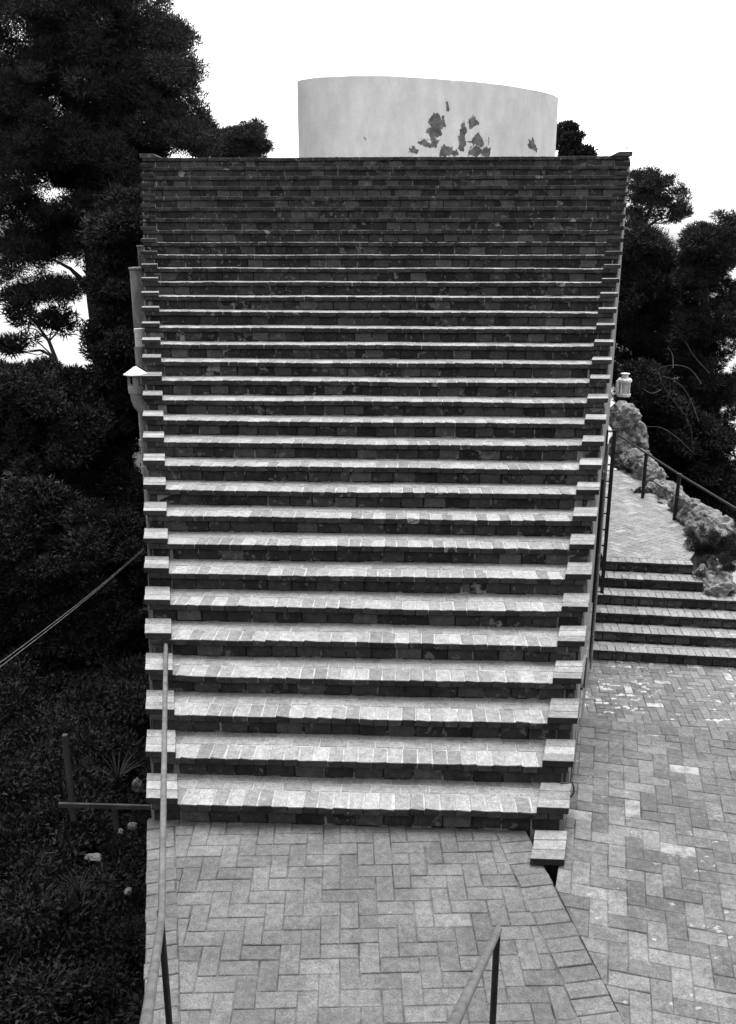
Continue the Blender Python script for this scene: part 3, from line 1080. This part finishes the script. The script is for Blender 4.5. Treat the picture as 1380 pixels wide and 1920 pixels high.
for i, (p, d) in enumerate([((1316, 1080, 13.9), (.15, .2, .2)), ((1345, 1110, 13.6), (.3, .3, .35)), ((1340, 1170, 13.2), (.2, .3, .25))]):
    boulder('small pale rock at the outer end of the garden steps', at(*p), d, 40 + i, 'rocks at the garden steps')
for i, (p, d) in enumerate([((258, 1470, 9.2), (.09, .1, .13)), ((248, 1546, 8.0), (.07, .06, .05)), ((226, 1556, 8.0), (.05, .05, .04)), ((240, 1668, 6.8), (.05, .05, .04)), ((175, 1605, 7.6), (.12, .07, .035))]):
    boulder('pale stone lying in the dark scrub left of the platform', at(*p) - Vector((0, 0, .02)), [q * .8 for q in d], 50 + i, 'stones in the scrub', mat=M_STONE)

# ------------------------------------------------------------------ terrain and sea
def ground_h(x, y):
    left = max(0.0, -x - 2.6 - .16 * max(0, y - 6)) if x < 0 else 0
    right = max(0.0, x - 5.6) if x > 0 else 0
    h = -3.2 - .22 * left - .75 * right - .06 * max(0, y - 14)
    h = max(h, -26)
    s = max(0.0, 3.0 - y)
    rise = min(14.0, .82 * s) * (1 if x > -30 else 1)
    up = 1.3 * max(0, min(1, (3.2 - y) / 3))
    h += rise + up
    if y < 3: h = max(h, -3 + rise * .9 + up)
    h += .35 * mnoise.noise(Vector((x * .25, y * .25, 0))) + .12 * mnoise.noise(Vector((x * .9, y * .9, 4)))
    # keep clear below the access stair and terraces
    if -2.2 < x < 5.5 and 3 < y < 21: h = min(h, -3.0)
    if -1.6 < x < 1.6 and y <= 3.6: h = min(h, max(-1, (3.55 - y) / .26 * .175 - .7))
    return h
xs = np.concatenate([np.linspace(-90, -20, 20), np.linspace(-19, 19, 77), np.linspace(20, 90, 20)])
ys = np.concatenate([np.linspace(-70, -12, 18), np.linspace(-11, 40, 103), np.linspace(42, 120, 20)])
vs = [(x, y, ground_h(x, y)) for x in xs for y in ys]
ny = len(ys)
fs = [(i * ny + j, (i + 1) * ny + j, (i + 1) * ny + j + 1, i * ny + j + 1) for i in range(len(xs) - 1) for j in range(ny - 1)]
tag(mesh_obj('hillside', vs, fs, M_SOIL, None, True), kind='structure')

m, nt, b = new_mat('sea_water')
sea_n = noise_fac(nt, .25, 6, .7)
b.inputs['Base Color'].default_value = (.12, .12, .12, 1)
b.inputs['Roughness'].default_value = .22
bn = N(nt, 'ShaderNodeBump'); bn.inputs['Strength'].default_value = .5; bn.inputs['Distance'].default_value = .5
nt.links.new(sea_n, bn.inputs['Height']); nt.links.new(bn.outputs[0], b.inputs['Normal'])
tag(mesh_obj('sea', [(-4000, -4000, -24), (4000, -4000, -24), (4000, 6000, -24), (-4000, 6000, -24)], [(0, 1, 2, 3)], m), kind='structure')


# ------------------------------------------------------------------ vegetation
def leaves(centers, radii, per, size, rng, flat=.7, upbias=.35, width=.28, shell=.45):
    """triangle leaves in ellipsoid clumps; returns verts, faces"""
    radii = np.asarray(radii, float)
    cnt = np.maximum(12, (per * (radii / radii.mean()) ** 2)).astype(int)
    C = np.repeat(np.asarray(centers, float), cnt, 0)
    Rr = np.repeat(radii, cnt)
    n = len(C)
    d = rng.normal(size=(n, 3)); d /= np.linalg.norm(d, axis=1)[:, None]
    rad = (shell + (1 - shell) * rng.random(n)) * (.75 + .25 * rng.random(n))
    P = C + d * (Rr * rad)[:, None] * np.array([1, 1, flat])
    ax = d + rng.normal(size=(n, 3)) * .55 + np.array([0, 0, upbias]); ax /= np.linalg.norm(ax, axis=1)[:, None]
    s = np.cross(ax, rng.normal(size=(n, 3))); s /= np.linalg.norm(s, axis=1)[:, None] + 1e-9
    L = size * (.6 + .8 * rng.random(n))
    Wd = L * width
    v = np.stack([P - s * (Wd / 2)[:, None], P + s * (Wd / 2)[:, None], P + ax * L[:, None]], 1).reshape(-1, 3)
    f = np.arange(n * 3).reshape(-1, 3)
    return v, f


def tree(name, label, cat_group, ells, Y, depth, trunk, per=260, size=.22, clump_r=.55, mat=M_PINE, trunk_r=.16, seed=1, flat=.62, width=.2, limbs=10, dens=1.0, group=None):
    rng = np.random.default_rng(seed)
    cs, rs = [], []
    for (cx, cy, rx, ry, n) in ells:
        k = 0
        n = int(n * dens)
        while k < n:
            a, b_ = rng.uniform(-1, 1), rng.uniform(-1, 1)
            if a * a + b_ * b_ > 1: continue
            yy = Y + rng.uniform(-1, 1) * depth * math.sqrt(max(.1, 1 - a * a - b_ * b_))
            p = at(cx + a * rx, cy + b_ * ry, yy)
            cs.append(tuple(p)); rs.append(clump_r * rng.uniform(.6, 1.25))
            k += 1
            if k % 3 == 0:                       # ragged sprays that break the outline
                q = rng.uniform(0, 2 * math.pi); e = rng.uniform(.95, 1.22)
                cs.append(tuple(at(cx + math.cos(q) * rx * e, cy + math.sin(q) * ry * e, Y + rng.uniform(-.5, .5) * depth)))
                rs.append(clump_r * rng.uniform(.3, .6))
    base = at(trunk[0][0], trunk[0][1], Y)
    t = thing(name, label, 'tree', (base.x, base.y, base.z), group)
    tp = [at(x, y, Y) for x, y in trunk]
    n = len(tp)
    mb = MB().tube(tp, [trunk_r * (1 - .75 * i / (n - 1)) for i in range(n)], 10)
    mb.build('trunk', M_BARK, t, True)
    lm = MB()
    idx = rng.choice(len(cs), min(limbs, len(cs)), replace=False)
    for i in idx:
        c_ = Vector(cs[i])
        j = min(range(n), key=lambda q: (tp[q] - c_).length + max(0, tp[q].z - c_.z) * 2)
        a = tp[j]
        mid = a.lerp(c_, .5) + Vector((rng.uniform(-.3, .3), rng.uniform(-.3, .3), rng.uniform(-.1, .4)))
        lm.tube([a, a.lerp(mid, .6) + Vector((0, 0, .1)), mid, c_], [trunk_r * .35, trunk_r * .26, trunk_r * .18, .015], 6)
    lm.build('limbs', M_BARK, t, True)
    v, f = leaves(cs, rs, int(per * .72), size, rng, flat, .4, width)
    mesh_obj('crown', v, f, mat, t)
    return t


tree('pine_tree', 'tallest dark pine, its trunk leaning beside the left flank of the house', None,
     [(110, -30, 190, 70, 60), (180, 60, 160, 90, 80), (270, 120, 85, 80, 55), (120, 190, 130, 100, 70), (250, 210, 110, 70, 60), (330, 245, 55, 35, 26), (180, 290, 110, 60, 55),
      (375, 255, 22, 25, 9), (235, 350, 70, 60, 38), (100, 300, 40, 22, 12), (90, 395, 30, 12, 8), (80, 450, 60, 28, 22), (170, 420, 60, 60, 30), (90, 545, 45, 16, 12), (20, 480, 60, 60, 24), (10, 340, 60, 70, 34), (45, 110, 90, 110, 60), (40, 250, 70, 60, 34)],
     25, 2.6, [(235, 1000), (222, 860), (205, 760), (188, 660), (174, 560), (168, 440), (178, 300), (200, 120), (215, 0)], per=950, size=.10, clump_r=.62, trunk_r=.27, seed=3, limbs=40, group=None)
tree('pine_tree', 'lower rounded pine showing above the roof edge beside the tallest pine', None,
     [(398, 285, 34, 36, 22), (430, 268, 26, 22, 16), (452, 250, 14, 16, 9), (478, 246, 11, 14, 7), (482, 276, 15, 24, 12), (448, 300, 45, 26, 22), (430, 340, 60, 40, 24)], 33, 2.2, [(430, 560), (432, 430), (436, 330), (440, 280)], per=520, size=.11, clump_r=.38, trunk_r=.16, seed=5, limbs=12)
tree('oak_tree', 'dense dark tree filling the gap between the tallest pine and the chimney stacks', None,
     [(235, 420, 50, 60, 40), (228, 520, 46, 60, 44), (225, 640, 40, 70, 40), (235, 760, 45, 70, 40), (200, 700, 30, 60, 18)], 21, 1.6, [(240, 1000), (238, 800), (232, 600), (230, 430)], per=800, size=.085, clump_r=.5, trunk_r=.14, seed=6, mat=M_BUSH, width=.45, limbs=14)
tree('scrub_tree', 'spreading dark scrub tree below the bright gap left of the tallest pine', None,
     [(90, 770, 110, 75, 70), (20, 760, 70, 70, 40), (150, 830, 80, 60, 40), (60, 880, 110, 80, 60), (180, 940, 80, 80, 50)], 20, 2.2, [(120, 1150), (118, 950), (110, 800)], per=800, size=.085, clump_r=.55, trunk_r=.14, seed=8, mat=M_BUSH, width=.45, limbs=14)
tree('scrub_tree', 'dark bushy tree low in the gorge beneath the cables', None,
     [(60, 1010, 110, 90, 70), (190, 1050, 80, 90, 60), (20, 1120, 90, 80, 50), (150, 1180, 110, 70, 60), (60, 1230, 110, 60, 50)], 14.5, 1.6, [(120, 1330), (118, 1200), (115, 1050)], per=800, size=.07, clump_r=.42, trunk_r=.12, seed=21, mat=M_BUSH, width=.45, limbs=14)
tree('young_pine', 'thin young pine with bare lower branches at the left of the tallest pine', None,
     [(70, 590, 55, 14, 7), (110, 610, 40, 14, 6), (40, 560, 40, 18, 7), (30, 640, 40, 20, 8)], 23, 1.2, [(112, 720), (104, 672), (92, 640), (70, 610), (40, 575)], per=170, size=.18, clump_r=.33, trunk_r=.07, seed=9, limbs=20)

tree('stone_pine', 'open-crowned stone pine with visible branches standing right of the staircase top', None,
     [(1190, 350, 16, 28, 22), (1212, 338, 28, 20, 30), (1243, 358, 38, 30, 48), (1277, 382, 20, 26, 24), (1215, 385, 42, 26, 40), (1185, 410, 18, 16, 12), (1258, 402, 26, 14, 16), (1195, 430, 14, 12, 6)], 36, 1.6,
     [(1190, 560), (1196, 480), (1205, 430), (1222, 385), (1235, 360)], per=150, size=.12, clump_r=.26, trunk_r=.16, seed=12, limbs=34)
tree('pine_tree', 'dark full pine growing below the open-crowned stone pine', None,
     [(1196, 456, 28, 26, 26), (1222, 478, 22, 22, 14), (1215, 530, 50, 52, 60), (1235, 620, 70, 70, 80), (1180, 560, 30, 80, 40), (1200, 690, 50, 60, 50)], 28, 2.0,
     [(1215, 900), (1215, 700), (1212, 560), (1205, 470)], per=950, size=.10, clump_r=.55, trunk_r=.18, seed=13, limbs=20)
tree('pine_tree', 'broad dark pine at the far right beyond the path railing', None,
     [(1296, 478, 16, 22, 14), (1318, 450, 20, 22, 16), (1342, 480, 30, 34, 24), (1310, 518, 32, 22, 20), (1340, 590, 60, 60, 50), (1300, 640, 36, 50, 26), (1360, 440, 30, 40, 16), (1340, 720, 60, 60, 50), (1290, 740, 50, 50, 40)], 25, 1.8,
     [(1330, 950), (1328, 760), (1325, 600), (1322, 480)], per=760, size=.10, clump_r=.4, trunk_r=.17, seed=14, limbs=20)
tree('scrub_tree', 'dark scrub tree behind the railing and the limestone rocks', None,
     [(1240, 790, 60, 60, 60), (1290, 850, 60, 70, 60), (1340, 880, 60, 80, 50), (1205, 740, 30, 50, 26), (1330, 970, 40, 50, 30)], 23, 1.5,
     [(1275, 1010), (1272, 900), (1265, 800)], per=800, size=.085, clump_r=.45, trunk_r=.12, seed=15, mat=M_BUSH, width=.45, limbs=14)
tree('oak_tree', 'small round-topped tree peeking over the roof behind the curved white wall', None,
     [(1062, 262, 18, 24, 16), (1050, 250, 12, 14, 8), (1085, 288, 26, 10, 12), (1060, 310, 40, 20, 14)], 48, 1.5, [(1062, 420), (1062, 330), (1060, 270)], per=400, size=.16, clump_r=.42, trunk_r=.14, seed=16, mat=M_BUSH, width=.5, limbs=8)

# bare pale branches in the scrub on the right
bs = thing('bare_shrub', 'leafless shrub with pale arching twigs against the dark trees right of the lantern', 'shrub', at(1275, 830, 19))
rr = np.random.default_rng(4)
for pts in ([(1300, 850), (1295, 790), (1265, 755), (1240, 720), (1236, 700)], [(1310, 790), (1290, 735), (1262, 710), (1240, 705)], [(1315, 720), (1295, 690), (1265, 683), (1235, 690), (1228, 712)],
            [(1300, 850), (1272, 822), (1240, 800), (1212, 800)], [(1262, 690), (1262, 665), (1252, 650)], [(1240, 730), (1222, 740), (1205, 728)], [(1290, 800), (1285, 770), (1300, 745)], [(1330, 700), (1300, 668), (1285, 640)]):
    P_ = [at(x, y, 19 + rr.uniform(-.25, .25)) for x, y in pts]
    for _ in range(2):
        Q_ = [P_[0]]
        for a_, b_ in zip(P_, P_[1:]): Q_ += [a_.lerp(b_, .25), a_.lerp(b_, .75)]
        P_ = Q_ + [P_[-1]]
    n = len(P_)
    MB().tube(P_, [.012 * (1 - .6 * i / n) for i in range(n)], 6).build('branch', M_TWIG, bs, True)

# scrub on the slope left of the platform: shared meshes
shr = []
for s_ in range(4):
    rng = np.random.default_rng(100 + s_)
    cs = rng.normal(size=(46, 3)) * np.array([.36, .36, .22]) + np.array([0, 0, .3])
    v, f = leaves(cs, rng.uniform(.12, .26, 46), 420, .034, rng, .8, .35, .45, .3)
    me_o = mesh_obj('shrub', v, f, M_BUSH)
    shr.append(me_o.data)
    bpy.data.objects.remove(me_o)
rng = np.random.default_rng(77)
for i in range(80):
    for _ in range(60):
        px_, py_ = rng.uniform(-120, 290), rng.uniform(1000, 2000)
        Yq = rng.uniform(5.2, 15)
        p = at(px_, py_, Yq)
        h = ground_h(p.x, p.y)
        lim = XL(max(p.y, 4)) - .75
        if abs(p.z - h) < 1.0 and p.x < lim and p.y > 4.6: break
    else:
        continue
    o = bpy.data.objects.new('shrub', shr[i % 4])
    COL.objects.link(o)
    s = rng.uniform(.8, 1.9)
    o.location = (p.x, p.y, ground_h(p.x, p.y) - .1)
    o.scale = (s, s, s * rng.uniform(.7, 1.2))
    o.rotation_euler = (0, 0, rng.uniform(0, 6.3))
    tag(o, 'dark leafy shrub on the steep scrub slope left of the platform', 'shrub', 'shrubs on the left slope')


def blades(name, label, c, n, L, seed, mat, wid=.018, group=None, lean=.8):
    rng = np.random.default_rng(seed)
    V, Fc = [], []
    for i in range(n):
        a = rng.uniform(0, 2 * math.pi); l = L * rng.uniform(.6, 1.1); ln = lean * rng.uniform(.3, 1)
        dx, dy = math.cos(a), math.sin(a)
        b0 = len(V)
        for j in range(5):
            u = j / 4
            r = ln * l * u * u
            z = l * (u - .35 * ln * u * u)
            w = wid * (1 - u) + .001
            V.append((c[0] + dx * r - dy * w, c[1] + dy * r + dx * w, c[2] + z))
            V.append((c[0] + dx * r + dy * w, c[1] + dy * r - dx * w, c[2] + z))
        for j in range(4):
            Fc.append((b0 + 2 * j, b0 + 2 * j + 1, b0 + 2 * j + 3, b0 + 2 * j + 2))
    o = mesh_obj(name, V, Fc, mat)
    return tag(o, label, 'plant', group)


blades('grass_tuft', 'arching long-leaved plant beside the wooden barrier', at(222, 1480, 9.0), 46, .5, 1, M_LEAF, .012)
blades('grass_tuft', 'spiky plant low on the scrub slope beneath the wooden barrier', at(150, 1690, 6.7), 26, .3, 2, M_BUSH, .009)
blades('weed', 'tiny weed sprouting from the right corner coping of the staircase top', Vector((XR(yt) - .03, yt + .1, zt + .11)), 7, .09, 3, M_BUSH, .008)
blades('weed', 'tiny weed on the roof edge in front of the curved white wall', at(631, 297, 16.55), 9, .05, 4, M_BUSH, .008)
for i, (p, s) in enumerate([((1312, 1032, 14.6), .3), ((1350, 1075, 14.0), .5), ((1360, 1020, 14.6), .6), ((1200, 925, 18.3), .2)]):
    o = bpy.data.objects.new('shrub', shr[i % 4]); COL.objects.link(o)
    c = at(*p)
    o.location = c - Vector((0, 0, .15 * s)); o.scale = (s, s, s)
    tag(o, 'low leafy shrub hanging over the outer end of the garden steps' if i < 3 else 'small tuft of scrub at the foot of a railing post', 'shrub', 'shrubs at the garden steps' if i < 3 else None)
